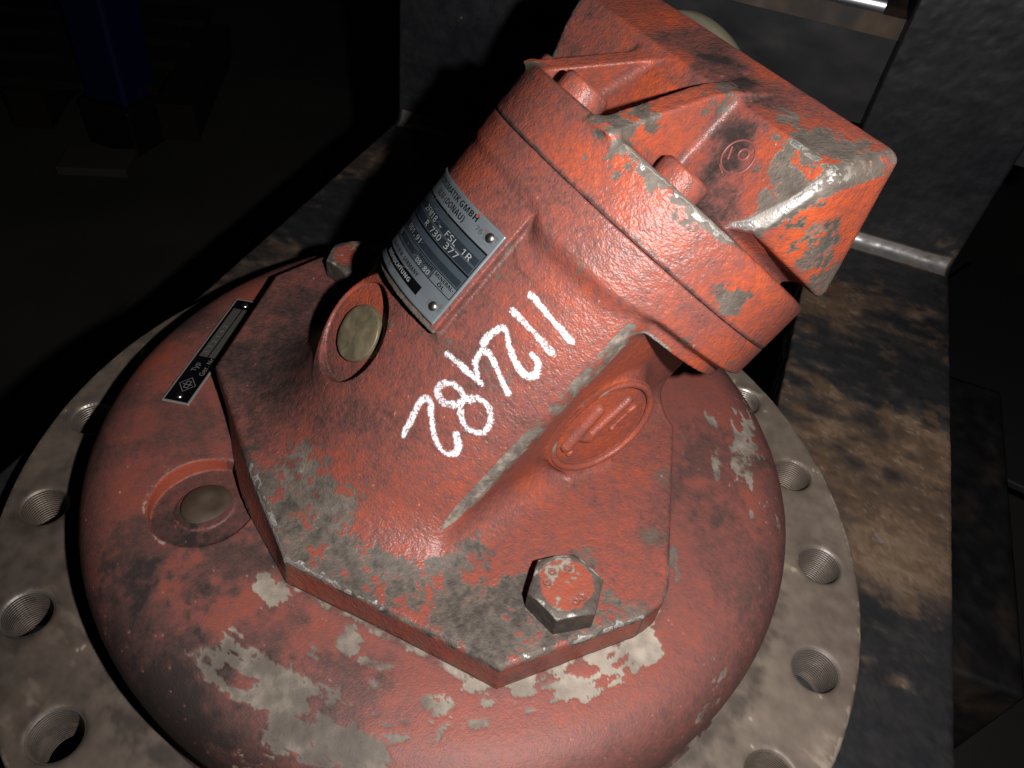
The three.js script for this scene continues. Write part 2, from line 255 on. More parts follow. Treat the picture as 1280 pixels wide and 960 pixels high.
const poly = (P, x, y) => { let d = 1e9, s = 1; for (let i = 0, j = P.length - 1; i < P.length; j = i++) { const ex = P[j][0] - P[i][0], ey = P[j][1] - P[i][1], wx = x - P[i][0], wy = y - P[i][1], t = clamp((wx * ex + wy * ey) / (ex * ex + ey * ey)), bx = wx - ex * t, by = wy - ey * t; d = min(d, bx * bx + by * by); const c1 = y >= P[i][1], c2 = y < P[j][1], c3 = ex * wy > ey * wx; if ((c1 && c2 && c3) || (!c1 && !c2 && !c3)) s = -s; } return s * sqrt(d); };
// gearbox cover: a turned drum with a round shoulder, a spot face for the filler plug
const COVER_Y = 0.0478, PLUG = [-0.0725, 0.0775];
{
  const sdf = (x, y, z) => {
    const r = hypot(x + 0.0015, z + 0.0022);
    const wall = r - (0.1538 + 0.0025 * step(0, 0.02, y)), top = y - COVER_Y + 0.0030 * step(0.115, 0.152, r);
    let d = smax(wall, top, 0.023); d = smin(d, y + 0.001, 0.007); d = max(d, -(y + 0.004), r - 0.1645);
    const rx = x - PLUG[0], rz = z - PLUG[1], e = hypot(rx, rz), fl = y - (COVER_Y - 0.0050) - 0.20 * (rx * 0.8 + rz * 0.25);
    d = smax(d, -max(e - 0.0208, -fl), 0.0012);
    d = min(d, max(hypot(rx, rz) - 0.0118, fl - 0.0008));
    return d;
  };
  const BARE = [[-0.017, 0.046, 0.128, 0.013, 0.44], [0.0, 0.046, 0.130, 0.014, 0.46], [0.016, 0.045, 0.134, 0.015, 0.44], [0.006, 0.045, 0.140, 0.012, 0.40], [0.032, 0.044, 0.138, 0.012, 0.40], [-0.03, 0.045, 0.13, 0.012, 0.30], [0.012, 0.042, 0.15, 0.02, 0.30], [0.049, 0.047, 0.112, 0.010, 0.42], [0.060, 0.047, 0.104, 0.011, 0.46], [0.072, 0.047, 0.096, 0.010, 0.44], [0.084, 0.047, 0.086, 0.009, 0.42], [0.094, 0.047, 0.076, 0.008, 0.38], [0.105, 0.047, 0.062, 0.007, 0.36], [0.024, 0.047, 0.113, 0.008, 0.28], [0.008, 0.047, 0.105, 0.006, 0.30], [-0.03, 0.047, 0.10, 0.008, 0.40], [0.118, 0.047, 0.02, 0.010, 0.24], [0.12, 0.046, -0.045, 0.02, 0.34], [0.13, 0.045, -0.07, 0.016, 0.36], [0.134, 0.045, 0.052, 0.010, 0.28], [0.142, 0.036, 0.068, 0.012, 0.32], [0.145, 0.04, -0.02, 0.012, 0.28]];
  const STAIN = [[-0.045, 0.047, 0.095, 0.026, -0.46], [-0.02, 0.047, 0.112, 0.02, -0.30], [-0.08, 0.047, 0.10, 0.022, -0.32], [0.015, 0.047, 0.118, 0.02, -0.28], [-0.115, 0.045, 0.06, 0.03, -0.22], [-0.14, 0.045, -0.01, 0.03, -0.22], [0.115, 0.045, -0.03, 0.028, -0.24], [0.128, 0.045, 0.01, 0.02, -0.14], [0.1, 0.047, 0.05, 0.012, -0.16], [-0.02, 0.035, 0.155, 0.04, -0.24], [-0.055, 0.03, 0.145, 0.045, -0.30]];
  const FRESH = [[-0.148, 0.043, 0.018, 0.022, 0.26], [-0.125, 0.045, 0.058, 0.014, 0.18], [-0.139, 0.044, -0.035, 0.018, 0.22], [-0.1, 0.046, 0.025, 0.012, 0.1], [0.05, 0.046, 0.137, 0.04, 0.05]];
  const look = (x, y, z, nx, ny, nz, lap) => {
    const r = hypot(x, z), n = fbm(x, y, z, 38, 5, 0.55), f = fbm(x, y, z, 210, 4, 0.6), g = fbm(x, y, z, 700, 2), big = fbm(x + 3, y, z, 12, 3), sh = step(0.132, 0.150, r);
    let u = 0.26 + 0.10 * n + 0.06 * f, v = 0.52 + 0.06 * big + 0.04 * n + 0.05 * f + 0.04 * g, tan = fbm(r * 1.4, y, Math.atan2(z, x) * 0.05, 150, 4, 0.6), rag = 0.16 * n + 0.34 * f + 0.62 * tan + 0.15 * g;
    for (const q of BARE) u += 0.86 * blob(x, y, z, q, rag);
    for (const q of STAIN) v += 0.8 * blob(x, y, z, q, 0.35 * n + 0.2 * f);
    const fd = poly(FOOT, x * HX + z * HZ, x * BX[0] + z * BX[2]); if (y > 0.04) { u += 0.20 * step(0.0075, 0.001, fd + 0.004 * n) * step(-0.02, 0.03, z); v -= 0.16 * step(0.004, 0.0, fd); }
    for (const q of FRESH) v += blob(x, y, z, q, 0.3 * n);
    const rx = x - PLUG[0], rz = z - PLUG[1], e = hypot(rx, rz);
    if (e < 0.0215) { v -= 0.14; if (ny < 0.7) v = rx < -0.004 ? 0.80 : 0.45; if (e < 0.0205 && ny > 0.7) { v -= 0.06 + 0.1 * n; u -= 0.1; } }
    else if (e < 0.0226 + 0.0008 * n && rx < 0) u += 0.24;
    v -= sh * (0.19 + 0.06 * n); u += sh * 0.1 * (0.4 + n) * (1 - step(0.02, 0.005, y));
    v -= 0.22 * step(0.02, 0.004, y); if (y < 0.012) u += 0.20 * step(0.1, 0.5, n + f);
    const sp = noise(x * 1250, y * 1250, z * 1250), s2 = noise(x * 2100, y * 2100, z * 2100); v += 0.08 * sp + 0.05 * s2; let kk = 1; if (g > 1.08) { u = 0.6; v = 0.9; }
    const bare = step(0.49, 0.52, u); v = lerp(v, 0.74 + 0.16 * n + 0.14 * f - 0.22 * step(0.2, -0.2, big) , bare * (y > 0.03 ? 1 : 0.45));
    return { u: min(u, 0.70), v, k: kk, lift: -0.0002 * bare };
  };
  globalThis.coverSDF = sdf;
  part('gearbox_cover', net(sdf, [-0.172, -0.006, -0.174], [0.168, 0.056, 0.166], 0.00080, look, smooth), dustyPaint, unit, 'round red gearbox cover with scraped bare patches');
  // domed plug in the spot face
  const fx = PLUG[0] + 0.0005, fz = PLUG[1] - 0.0008, pts = []; for (let i = 0; i <= 14; i++) { const a = i / 14 * PI / 2; pts.push(new THREE.Vector2(0.0102 * sin(a), 0.0030 * cos(a))); } pts.push(new THREE.Vector2(0.0102, -0.003));
  const pg = new THREE.LatheGeometry(pts, 64), pp = pg.attributes.position, N = pp.count, uv = new Float32Array(2 * N), cc = new Float32Array(3 * N).fill(1);
  for (let i = 0; i < N; i++) { const x = pp.getX(i), z = pp.getZ(i), q = fbm(x, 3.1, z, 160, 4); pp.setY(i, pp.getY(i) - 0.0009 * step(0.006, 0.001, hypot(x - 0.001, z + 0.001)) + 0.0001 * q); uv[2 * i] = 0.2 + 0.1 * q; uv[2 * i + 1] = clamp(0.20 + 0.12 * q); cc[3 * i] = 0.58; cc[3 * i + 2] = 0.36; cc[3 * i + 1] = 0.48; }
  pg.setAttribute('uv', new THREE.BufferAttribute(uv, 2)); pg.setAttribute('color', new THREE.BufferAttribute(cc, 3)); pg.computeVertexNormals(); pg.translate(fx, COVER_Y - 0.0046, fz);
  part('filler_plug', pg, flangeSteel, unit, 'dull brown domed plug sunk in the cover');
}
// type plate on the cover
{
  const c = document.createElement('canvas'); c.width = 1024; c.height = 192; const k = c.getContext('2d');
  k.fillStyle = '#8e8a84'; k.fillRect(0, 0, 1024, 192); k.fillStyle = '#0b0c12'; k.fillRect(14, 14, 996, 164);
  k.fillStyle = '#54524f'; k.fillRect(418, 34, 500, 62); k.fillRect(418, 104, 500, 56); k.fillStyle = '#0b0c12'; k.fillRect(418, 97, 500, 5);
  k.strokeStyle = '#7d7a76'; k.lineWidth = 5; k.beginPath(); k.moveTo(160, 40); k.lineTo(222, 96); k.lineTo(160, 152); k.lineTo(98, 96); k.closePath(); k.stroke();
  k.lineWidth = 6; k.beginPath(); k.moveTo(160, 62); k.lineTo(160, 130); k.moveTo(132, 82); k.lineTo(132, 110); k.lineTo(188, 110); k.lineTo(188, 82); k.lineTo(132, 82); k.stroke();
  k.fillStyle = '#8a8782'; k.font = '50px sans-serif'; k.fillText('Typ', 280, 84); k.fillText('Ger. Nr.', 250, 156);
  k.fillStyle = '#7c7974'; k.font = 'bold 44px monospace'; k.fillText('1 7 2 1 6 3', 450, 82);
  const t = new THREE.CanvasTexture(c); t.colorSpace = THREE.SRGBColorSpace;
  const L = 0.0735, W = 0.0128, g = new RoundedBoxGeometry(L, 0.0008, W, 2, 0.0004), p = g.attributes.position, uv = g.attributes.uv;
  for (let i = 0; i < p.count; i++) uv.setXY(i, p.getX(i) / L + 0.5, 0.5 - p.getZ(i) / W);
  const a = new THREE.Vector3(-0.1143, 0, 0.0402), b = new THREE.Vector3(-0.1266, 0, -0.031);
  const high = (x, z) => { let y = 0.055; for (let i = 0; i < 60; i++) y -= 0.8 * globalThis.coverSDF(x, y, z); return y; };   // seated on the cover
  for (const v of [a, b]) v.y = high(v.x, v.z) + 0.0002;
  const ux = b.clone().sub(a).normalize(), mid = a.clone().add(b).multiplyScalar(0.5), side = new THREE.Vector3(0, 1, 0).cross(ux).negate().normalize(), o1 = mid.clone().addScaledVector(side, 0.005), o2 = mid.clone().addScaledVector(side, -0.005); o1.y = high(o1.x, o1.z); o2.y = high(o2.x, o2.z);
  const uz = o1.sub(o2).normalize(), uy = uz.clone().cross(ux).normalize(); if (uy.y < 0) { uy.negate(); uz.negate(); } uz.copy(ux).cross(uy);
  mid.y = max(mid.y, high(mid.x, mid.z)) + 0.0004;
  const q = new THREE.Matrix4().makeBasis(ux, uy, uz).setPosition(mid); g.applyMatrix4(q);
  const pl = part('type_plate', g, new THREE.MeshPhysicalMaterial({ name: 'black_anodised_plate', map: t, roughness: 0.38, metalness: 0.55 }), unit, 'narrow black and silver type plate with a diamond emblem');
  for (const s of [-1, 1]) { const r = new THREE.SphereGeometry(0.0017, 20, 10, 0, 2 * PI, 0, PI / 2); r.scale(1, 0.6, 1); const v = new THREE.Vector3(s * (L / 2 - 0.0042), 0.0003, 0).applyMatrix4(q); r.translate(v.x, v.y, v.z); r.translate(0, 0.0262, 0); const m = new THREE.Mesh(r, flat('rivet_metal', 0.55, 0.53, 0.5, 0.25, 1)); m.name = 'rivet'; m.castShadow = true; pl.add(m); }
}
// motor housing: octagonal foot, tilted barrel cut flat on both sides, collar, name-plate pad, port boss
const ring = (p, b) => hypot(p, b > 0 ? b * 0.93 : b) - 0.0680, groove = (s) => 0.00022 * Math.exp(-(((s - 0.1105) / 0.0005) ** 2));
const CAPS = [[0.0525, -0.0105], [0.0392, 0.0362], [0.034, -0.0475], [-0.041, -0.0345], [-0.041, 0.0345]];
{
  const sdf = (x, y, z) => {
    const s = toS(x, y, z), p = toP(x, y, z), b = toB(x, y, z), h = x * HX + z * HZ, rad = hypot(p, b);
    if (y < 0.03) return max(0.046 - y, 0.004);
    const f2 = poly(FOOT, h, b) + 0.003, fy = abs(y - 0.0545) - (FOOT_TOP - 0.0545 - 0.0014);
    let foot = min(max(f2, fy), 0) + hypot(max(f2, 0), max(fy, 0)) - 0.0022;
    let barrel = smax((hypot(p / 0.0622, b / 0.0721) - 1) * 0.0622, abs(b) * 0.955 - p * 0.297 - 0.04705, 0.0030); barrel = smax(barrel, s - 0.108, 0.001); 
    // wall of the barrel steepens into the foot at the back and sides
    const base = max(smax(hypot(h - 0.03, b) - 0.044, abs(b) - 0.0535, 0.006), y - 0.09);
    barrel = min(barrel, base);
    const boss = max(hypot(s - 0.0132, b + 0.0179) - 0.0222 - 0.12 * max(0, 0.056 - p), p - 0.056); 
    barrel = smin(barrel, boss, 0.006);
    barrel = smax(barrel, -max(hypot(s - 0.0132, b + 0.0179) - 0.0208, 0.0556 - p), 0.0008);
    const th0 = Math.atan2(b, p) * 57.2958, side = step(48, 66, th0), a0 = lerp(0.0895 - 0.005 * step(14, 24, th0), 0.0945, side), run = lerp(0.011, 0.0035, side);
    const collar = max((ring(p, b) + groove(s) + 0.0062 * (1 - step(a0, a0 + run, s))) * lerp(0.82, 0.6, side), a0 - 0.004 - s, s - 0.1104);
    let d = smin(barrel, collar, 0.0025);
    const th = Math.atan2(b, p) * 57.2958, skew = 0.06 * th / 1000;
    const pad = max(rad - 0.0671, -(s - (0.0405 + 0.00008 * th)), s - 0.1, (th - 16.9) * 0.00115);
    d = smin(d, pad, 0.0015);
    d = smin(d, foot, 0.016);
    // emblem disc on the flat side
    const es = s - 0.0487, ep = p + 0.0065, er = hypot(es, ep), disc = max(er - 0.0240 - 0.25 * max(0, 0.052 - b), abs(b - 0.038) - 0.0148);
    d = smin(d, disc, 0.005); d = max(d, -max(er - 0.0212, 0.0518 - b));
    return max(d, 0.0475 - y);
  };
  const W = spb;
  const BARE = [[...W(-0.036, 0.06, 0.01), 0.02, 0.5], [...W(-0.03, 0.06, 0.035), 0.018, 0.45], [...W(0.02, 0.045, 0.045), 0.014, 0.14], [...W(0.036, 0.045, 0.04), 0.02, 0.20], [...W(0.055, 0.042, 0.045), 0.014, 0.20], [...W(0.045, 0.05, 0.03), 0.014, 0.16], [...W(0.098, 0.02, 0.066), 0.008, 0.35], [...W(0.1, -0.01, 0.07), 0.012, 0.36], [...W(0.092, 0.06, 0.03), 0.008, 0.3], [...W(0.094, 0.055, 0.042), 0.007, 0.28], [...W(0.043, 0.058, 0.02), 0.007, 0.36], [...W(0.065, 0.059, 0.022), 0.012, 0.26], [...W(0.08, 0.062, 0.019), 0.01, 0.26], [...W(0.03, 0.06, -0.002), 0.008, 0.34], [...W(0.022, 0.06, 0.002), 0.009, 0.24]];
  const FOOTBARE = [[0.0728, 0.063, 0.0673, 0.021, 0.34], [-0.047, 0.063, 0.080, 0.024, 0.36], [-0.024, 0.063, 0.086, 0.026, 0.38], [0.0, 0.063, 0.084, 0.024, 0.38], [0.017, 0.063, 0.080, 0.022, 0.36], [0.028, 0.063, 0.067, 0.020, 0.36], [0.042, 0.063, 0.085, 0.022, 0.38], [0.010, 0.063, 0.060, 0.020, 0.36], [0.030, 0.063, 0.052, 0.012, 0.36], [0.056, 0.063, 0.094, 0.018, 0.42], [0.070, 0.063, 0.088, 0.012, 0.34], [0.088, 0.063, 0.074, 0.012, 0.34], [0.097, 0.063, 0.06, 0.01, 0.3], [0.075, 0.063, 0.045, 0.007, 0.28], [0.096, 0.063, 0.028, 0.008, 0.34], [0.095, 0.06, -0.005, 0.012, 0.36], [0.088, 0.063, 0.058, 0.006, 0.3], [-0.06, 0.063, 0.07, 0.014, 0.30], [0.055, 0.063, 0.07, 0.009, 0.3]];
  const TONE = [[...W(-0.02, 0.055, -0.005), 0.03, -0.17], [...W(-0.005, 0.058, 0.01), 0.022, -0.16], [-0.075, 0.063, 0.03, 0.05, -0.24], [-0.085, 0.063, -0.02, 0.05, -0.36], [-0.09, 0.063, -0.055, 0.05, -0.24], [-0.045, 0.063, 0.07, 0.03, -0.18], [...W(0.05, -0.003, 0.055), 0.036, 0.26], [...W(0.08, 0.01, 0.055), 0.026, 0.24], [...W(0.02, 0.005, 0.055), 0.02, 0.22], [...W(0.075, 0.055, 0.045), 0.026, 0.14], [...W(0.06, 0.06, 0.0), 0.02, 0.06], [...W(0.015, 0.06, -0.03), 0.03, 0.16], [...W(0.03, 0.05, -0.035), 0.026, 0.2], [0.1, 0.063, 0.02, 0.02, -0.2], [0.075, 0.065, 0.02, 0.014, -0.24], [...W(0.1, 0.06, -0.03), 0.026, 0.22], [...W(0.09, 0.06, -0.01), 0.02, 0.14], [...W(0.102, 0.0, 0.072), 0.02, 0.24], [...W(0.1, 0.06, 0.02), 0.03, -0.04], [-0.085, 0.063, -0.085, 0.014, 0.18], [-0.07, 0.063, 0.05, 0.012, 0.1]];  // dark spots on the left of the foot: dirt and shade in one colour
  const look = (x, y, z, nx, ny, nz, lap) => {
    const s = toS(x, y, z), p = toP(x, y, z), b = toB(x, y, z);
    const n = fbm(x, y, z, 42, 5, 0.55), f = fbm(x, y, z, 230, 4, 0.62), g = fbm(x, y, z, 640, 2), big = fbm(x + 3, y, z, 15, 3), rag = 0.34 * n + 0.5 * f + 0.25 * g;
    let u = 0.22 + 0.08 * n + 0.07 * f, v = 0.49 + 0.08 * big + 0.07 * n + 0.08 * f + 0.08 * g;
    const foot = step(0.068, 0.064, y), fr = 0.26 * n + 0.44 * f + 0.22 * g;
    for (const q of BARE) u += blob(x, y, z, q, rag) * (0.8 + 0.35 * f); if (foot > 0) for (const q of FOOTBARE) u += 0.86 * blob(x, y, z, q, fr) * foot;
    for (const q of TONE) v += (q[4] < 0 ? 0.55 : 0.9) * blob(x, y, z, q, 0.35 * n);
    const cx = lap;                                                    // >0 on outward edges
    const ridge = step(0.05, 0.03, abs(b - 0.058) * 3) * step(0.046, 0.04, p) * step(0.012, 0.02, p) * step(0.1, 0.09, s);
    u += (y < 0.0632 ? clamp(cx * 0.9, 0, 0.40) * clamp(0.25 + 0.9 * n + 0.6 * big, 0, 1.1) : 0) + ridge * step(0.04, 0.12, cx) * (0.40 + 0.35 * n + 0.3 * f);
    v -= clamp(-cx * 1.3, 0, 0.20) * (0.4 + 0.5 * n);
    if (ny < 0.45 && y < 0.0605) { v += 0.0; u = min(u, 0.4 + 0.1 * f) ; v = 0.56 + 0.12 * n + 0.08 * f; if (cx > 0.12 && n > 0.1) u += 0.2; }
    const th = Math.atan2(b, p) * 57.3; if (hypot(p, b) > 0.0638 && s > 0.034 && s < 0.0435 && th < 18 && th > -70) { u = 0.56; v = 0.22 + 0.2 * n; }   // grimy edge of the pad
    { const o = u - 0.5, q = foot1(y); if (abs(o) < 0.13) u = 0.5 + o * q; }
    const sp = noise(x * 1250, y * 1250, z * 1250), s2 = noise(x * 2100, y * 2100, z * 2100); v += 0.11 * sp + 0.07 * s2; if (s > 0.1099 && s < 0.1111) { v -= 0.08; u = min(u, 0.4); }
    const bm = step(0.49, 0.52, u); let vv = lerp(v, (foot > 0.4 ? 0.27 : 0.42) + 0.16 * n + 0.20 * f + 0.14 * g, bm);
    if (g > 1.2) { u = 0.6; vv = 0.9; }
    return { u: min(u, 0.70 + 0.2 * step(0.10, 0.3, cx) * step(0.0, 0.5, n + 0.5 * big)), v: vv, lift: -0.0001 * bm };
  };
  const rel = (x, y, z, nx, ny, nz) => { const s = toS(x, y, z); return cast(x, y, z) * lerp(1, 1.5, step(0.07, 0.1, s)); };
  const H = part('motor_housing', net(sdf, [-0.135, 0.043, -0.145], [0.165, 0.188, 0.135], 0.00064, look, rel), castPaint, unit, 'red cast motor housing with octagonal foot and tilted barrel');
  // raised emblem on the flat side: rim and bars
  const cap = (x, y, z, a, c, r) => { const dx = c[0] - a[0], dy = c[1] - a[1], dz = c[2] - a[2], px = x - a[0], py = y - a[1], pz = z - a[2], t = clamp((px * dx + py * dy + pz * dz) / (dx * dx + dy * dy + dz * dz)); return hypot(px - dx * t, py - dy * t, pz - dz * t) - r; };
  const E0 = 0.0516, bars = [[[-0.0135, 0.0085], [0.006, 0.0098], 0.0026], [[-0.0065, 0.0015], [0.0145, -0.001], 0.0019], [[-0.0065, 0.0015], [-0.0072, 0.008], 0.0026], [[-0.0165, 0.003], [-0.0155, 0.0028], 0.0013], [[0.0105, -0.0075], [0.013, -0.0082], 0.0012], [[0.0005, -0.0072], [0.001, -0.0072], 0.0013], [[0.001, -0.0072], [0.011, -0.0075], 0.0007]];
  const emb = (x, y, z) => { const s = toS(x, y, z) - 0.0487, p = toP(x, y, z) + 0.0065, b = toB(x, y, z); const q = hypot(s, p) - 0.0222; let d = hypot(q, b - 0.0528) - 0.0015; for (const [a, c, r] of bars) d = min(d, cap(s, p, b, [a[0], a[1], E0 + 0.0004], [c[0], c[1], E0 + 0.0004], r)); return d; };
  const el = (x, y, z, nx, ny, nz, lap) => { const s = toS(x, y, z) - 0.0487, p = toP(x, y, z) + 0.0065, n = fbm(x, y, z, 120, 4), top = nx * BX[0] + nz * BX[2]; let u = 0.28 + 0.12 * n + 0.26 * step(0.004, 0.018, p) * step(0.2, 0.9, top); const v = 0.68 + 0.12 * n; return { u: min(u, 0.72), v: u > 0.49 ? 0.7 : v }; };
  const c0 = spb(0.0487, -0.0065, 0.0525), R = 0.0262, em = part('cast_emblem', net(emb, c0.map((v) => v - R), c0.map((v) => v + R), 0.0007, el, cast), castPaint, unit, 'raised ring with cast bars on the flat side of the housing');
  H.add(em); em.position.set(0, 0, 0);
  globalThis.housingSDF = sdf;
}
const housing = globalThis.housingSDF;
// end cap: upper collar, ribs, and the upright port block
{
  const blockP = [[0.118, 0.0275], [0.1637, 0.0275], [0.1800, 0.0107], [0.1400, -0.0185], [0.118, -0.0185]];
  const nrm = (() => { const v = [-0.395, 0.277, 0.876], l = hypot(...v); return v.map((c) => c / l); })();
  const sdf = (x, y, z) => {
    const s = toS(x, y, z), p = toP(x, y, z), b = toB(x, y, z), ab = abs(b);
    let d = smax(max(ring(p, b) + groove(s), 0.1106 - s), s - 0.1312, 0.0030);
    let blk = poly(blockP, s, p) - 0.0024; blk = smax(blk, ab - 0.0725, 0.006); blk = smax(blk, nrm[0] * (s - 0.129) + nrm[1] * (p - 0.03) + nrm[2] * (ab - 0.0585), 0.004); blk = smax(blk, 0.1372 - s - 0.6 * max(0, 0.062 - ab), 0.002);
    blk -= 0.0006;
    d = smin(d, blk, 0.004);
    const core = max(hypot(p, b) - 0.03, 0.12 - s, s - 0.155); d = smin(d, core, 0.006);
    // ribs from the rim of the collar up to the top of the block
    const ribAt = (b0, db, p0, dp, sEnd) => { let q = smax((abs(b - b0 - db * (s - 0.131)) - 0.0046) / hypot(1, db), smax((p - p0 + dp * (s - 0.130) + 32 * max(0, s - 0.158) ** 2) / hypot(1, dp), p - p0 - 0.0008, 0.002), 0.0012); return max(q, 0.1294 - s, 0.012 - p, s - sEnd); };
    const rib = min(ribAt(0.0195, 0.02, 0.0664, 0.85, 0.176), ribAt(-0.0355, 0.52, 0.0570, 0.86, 0.176));
    d = smin(d, rib, 0.0035);
    return d;
  };
  const W = spb;
  const BARE = [[...W(0.131, 0.066, 0.012), 0.009, 0.26], [...W(0.130, 0.062, 0.03), 0.009, 0.40], [...W(0.130, 0.055, 0.04), 0.009, 0.36], [...W(0.130, 0.046, 0.05), 0.009, 0.40], [...W(0.131, 0.068, -0.022), 0.005, 0.38], [...W(0.134, 0.062, 0.0195), 0.007, 0.38], [...W(0.140, 0.056, 0.0195), 0.007, 0.38], [...W(0.157, 0.038, 0.020), 0.007, 0.38], [...W(0.163, 0.032, 0.020), 0.008, 0.44], [...W(0.131, 0.057, -0.035), 0.007, 0.36], [...W(0.1165, 0.02, 0.07), 0.008, 0.42], [...W(0.158, 0.031, 0.055), 0.011, 0.28], [...W(0.166, 0.026, 0.055), 0.013, 0.42], [...W(0.172, 0.02, 0.062), 0.013, 0.42], [...W(0.17, 0.022, 0.04), 0.009, 0.34], [...W(0.155, 0.031, 0.063), 0.011, 0.34], [...W(0.146, 0.031, 0.06), 0.01, 0.30], [...W(0.15, 0.016, 0.070), 0.010, 0.28], [...W(0.145, 0.005, 0.072), 0.010, 0.30], [...W(0.141, -0.012, 0.072), 0.012, 0.34], [...W(0.143, 0.006, 0.064), 0.006, 0.25], [...W(0.12, 0.063, 0.02), 0.006, 0.3], [...W(0.12, 0.06, 0.033), 0.006, 0.2], [...W(0.121, 0.067, -0.02), 0.008, 0.2]];
  const TONE = [[...W(0.150, 0.03, 0.036), 0.016, -0.46], [...W(0.138, 0.03, 0.046), 0.018, -0.44], [...W(0.158, 0.03, 0.033), 0.012, -0.34], [...W(0.165, 0.026, 0.01), 0.018, -0.42], [...W(0.17, 0.022, 0.03), 0.016, -0.4], [...W(0.176, 0.016, -0.02), 0.02, -0.34], [...W(0.15, 0.03, -0.05), 0.022, -0.14], [...W(0.137, 0.05, 0.028), 0.016, 0.14], [...W(0.15, 0.03, 0.005), 0.02, 0.12], [...W(0.16, 0.01, 0.072), 0.03, 0.20], [...W(0.137, 0.02, 0.06), 0.02, 0.14], [...W(0.12, 0.01, 0.072), 0.022, 0.12], [...W(0.124, 0.065, -0.01), 0.022, -0.02], [...W(0.14, 0.03, 0.06), 0.014, -0.16], [...W(0.152, 0.03, 0.055), 0.011, -0.1], [...W(0.153, 0.03, -0.012), 0.014, 0.12]];
  const look = (x, y, z, nx, ny, nz, lap) => {
    const s = toS(x, y, z), p = toP(x, y, z), b = toB(x, y, z), n = fbm(x, y, z, 48, 5, 0.55), f = fbm(x, y, z, 240, 4, 0.62), g = fbm(x, y, z, 640, 2), big = fbm(x + 3, y, z, 16, 3), rag = 0.34 * n + 0.45 * f + 0.2 * g;
    let u = 0.24 + 0.09 * n + 0.08 * f, v = 0.66 + 0.10 * big + 0.10 * n + 0.10 * f + 0.09 * g;
    for (const q of BARE) u += blob(x, y, z, q, rag);
    for (const q of TONE) v += blob(x, y, z, q, 0.35 * n);
    const edge = (0.75 + 0.4 * n + 0.3 * f - 0.45 * step(0.164, 0.172, s)) * step(0.0075, 0.002, abs(abs(b) - (s < 0.15 ? 0.0585 + (s - 0.129) * 0.45 : 0.0705))) * step(0.022, 0.027, p + (s > 0.16 ? (s - 0.16) * 0.9 : 0));
    u += edge * step(0.06, 0.16, lap) * 0.5;
    const rim = step(0.1295, 0.131, s) * step(0.055, 0.062, hypot(p, b)) * step(0.02, 0.04, p); u += rim * step(0.05, 0.2, lap) * (0.25 + 0.35 * n) * step(-0.035, 0.0, b);
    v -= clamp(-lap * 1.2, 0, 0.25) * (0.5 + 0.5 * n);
    { const o = u - 0.5, q = foot1(y); if (abs(o) < 0.13) u = 0.5 + o * q; }
    const sp = noise(x * 1250, y * 1250, z * 1250), s2 = noise(x * 2100, y * 2100, z * 2100); v += 0.11 * sp + 0.07 * s2; if (s > 0.1092 && s < 0.1118) { v -= 0.35; u = min(u, 0.4); }
    const bm = step(0.49, 0.52, u); let vv = lerp(v, 0.36 + 0.2 * n + 0.16 * f, bm); if (g > 1.2) { u = 0.6; vv = 0.9; }
    return { u: min(u, 0.69 + 0.22 * step(0.10, 0.28, lap) * step(0.022, 0.034, b)), v: vv, lift: -0.0001 * bm };
  };
  const rel = (x, y, z) => 1.5 * cast(x, y, z);
  const lo = [1e9, 1e9, 1e9], hi = [-1e9, -1e9, -1e9]; for (const s of [0.108, 0.19]) for (const p of [-0.075, 0.075]) for (const b of [-0.08, 0.08]) spb(s, p, b).forEach((v, i) => { lo[i] = min(lo[i], v); hi[i] = max(hi[i], v); });
  const C = part('end_cap', net(sdf, lo, hi, 0.00062, look, rel), castPaint, unit, 'orange red end cap with ribs and an upright port block');
  // cast mark on the block: a ring, a dot ring and two strokes
  const mg = [new THREE.TorusGeometry(0.0058, 0.00042, 8, 40), new THREE.TorusGeometry(0.0018, 0.00045, 8, 20).translate(0.001, 0.0016, 0), new THREE.CapsuleGeometry(0.00045, 0.004, 4, 8).rotateZ(0.5).translate(-0.0035, -0.0005, 0), new THREE.CapsuleGeometry(0.00045, 0.003, 4, 8).rotateZ(1.1).translate(-0.002, -0.006, 0)].map((g) => g.toNonIndexed());
  const m = mergeGeometries(mg), nn = m.attributes.position.count; for (let i = 0; i < nn; i++) m.attributes.uv.setXY(i, 0.2, 0.5); m.setAttribute('color', new THREE.BufferAttribute(new Float32Array(3 * nn).fill(1), 3));
  m.applyMatrix4(motorMatrix.clone().multiply(new THREE.Matrix4().makeTranslation(0.0405, 0.1515, 0.0304)));
  const mk = part('cast_mark', m, plugPaint, unit, 'small raised ring mark on the port block'); C.add(mk); mk.position.set(0, 0, 0);
  // socket cap screws in the pockets
  const hd = [[0.0001, 0.000], [0.0045, 0.000], [0.0052, 0.0064], [0.0080, 0.0064], [0.0089, 0.0056], [0.0092, 0.0040], [0.0092, -0.004]].map(([a, q]) => new THREE.Vector2(a, q));
  const fine = []; hd.reverse().forEach((q, i) => { if (i) for (let k = 1; k <= 5; k++) fine.push(hd[i - 1].clone().lerp(q, k / 5)); else fine.push(q); });
  const ng = new THREE.LatheGeometry(fine, 64), pp = ng.attributes.position, N = pp.count, uv = new Float32Array(2 * N), cc = new Float32Array(3 * N).fill(1);
  ng.rotateY(0.001);
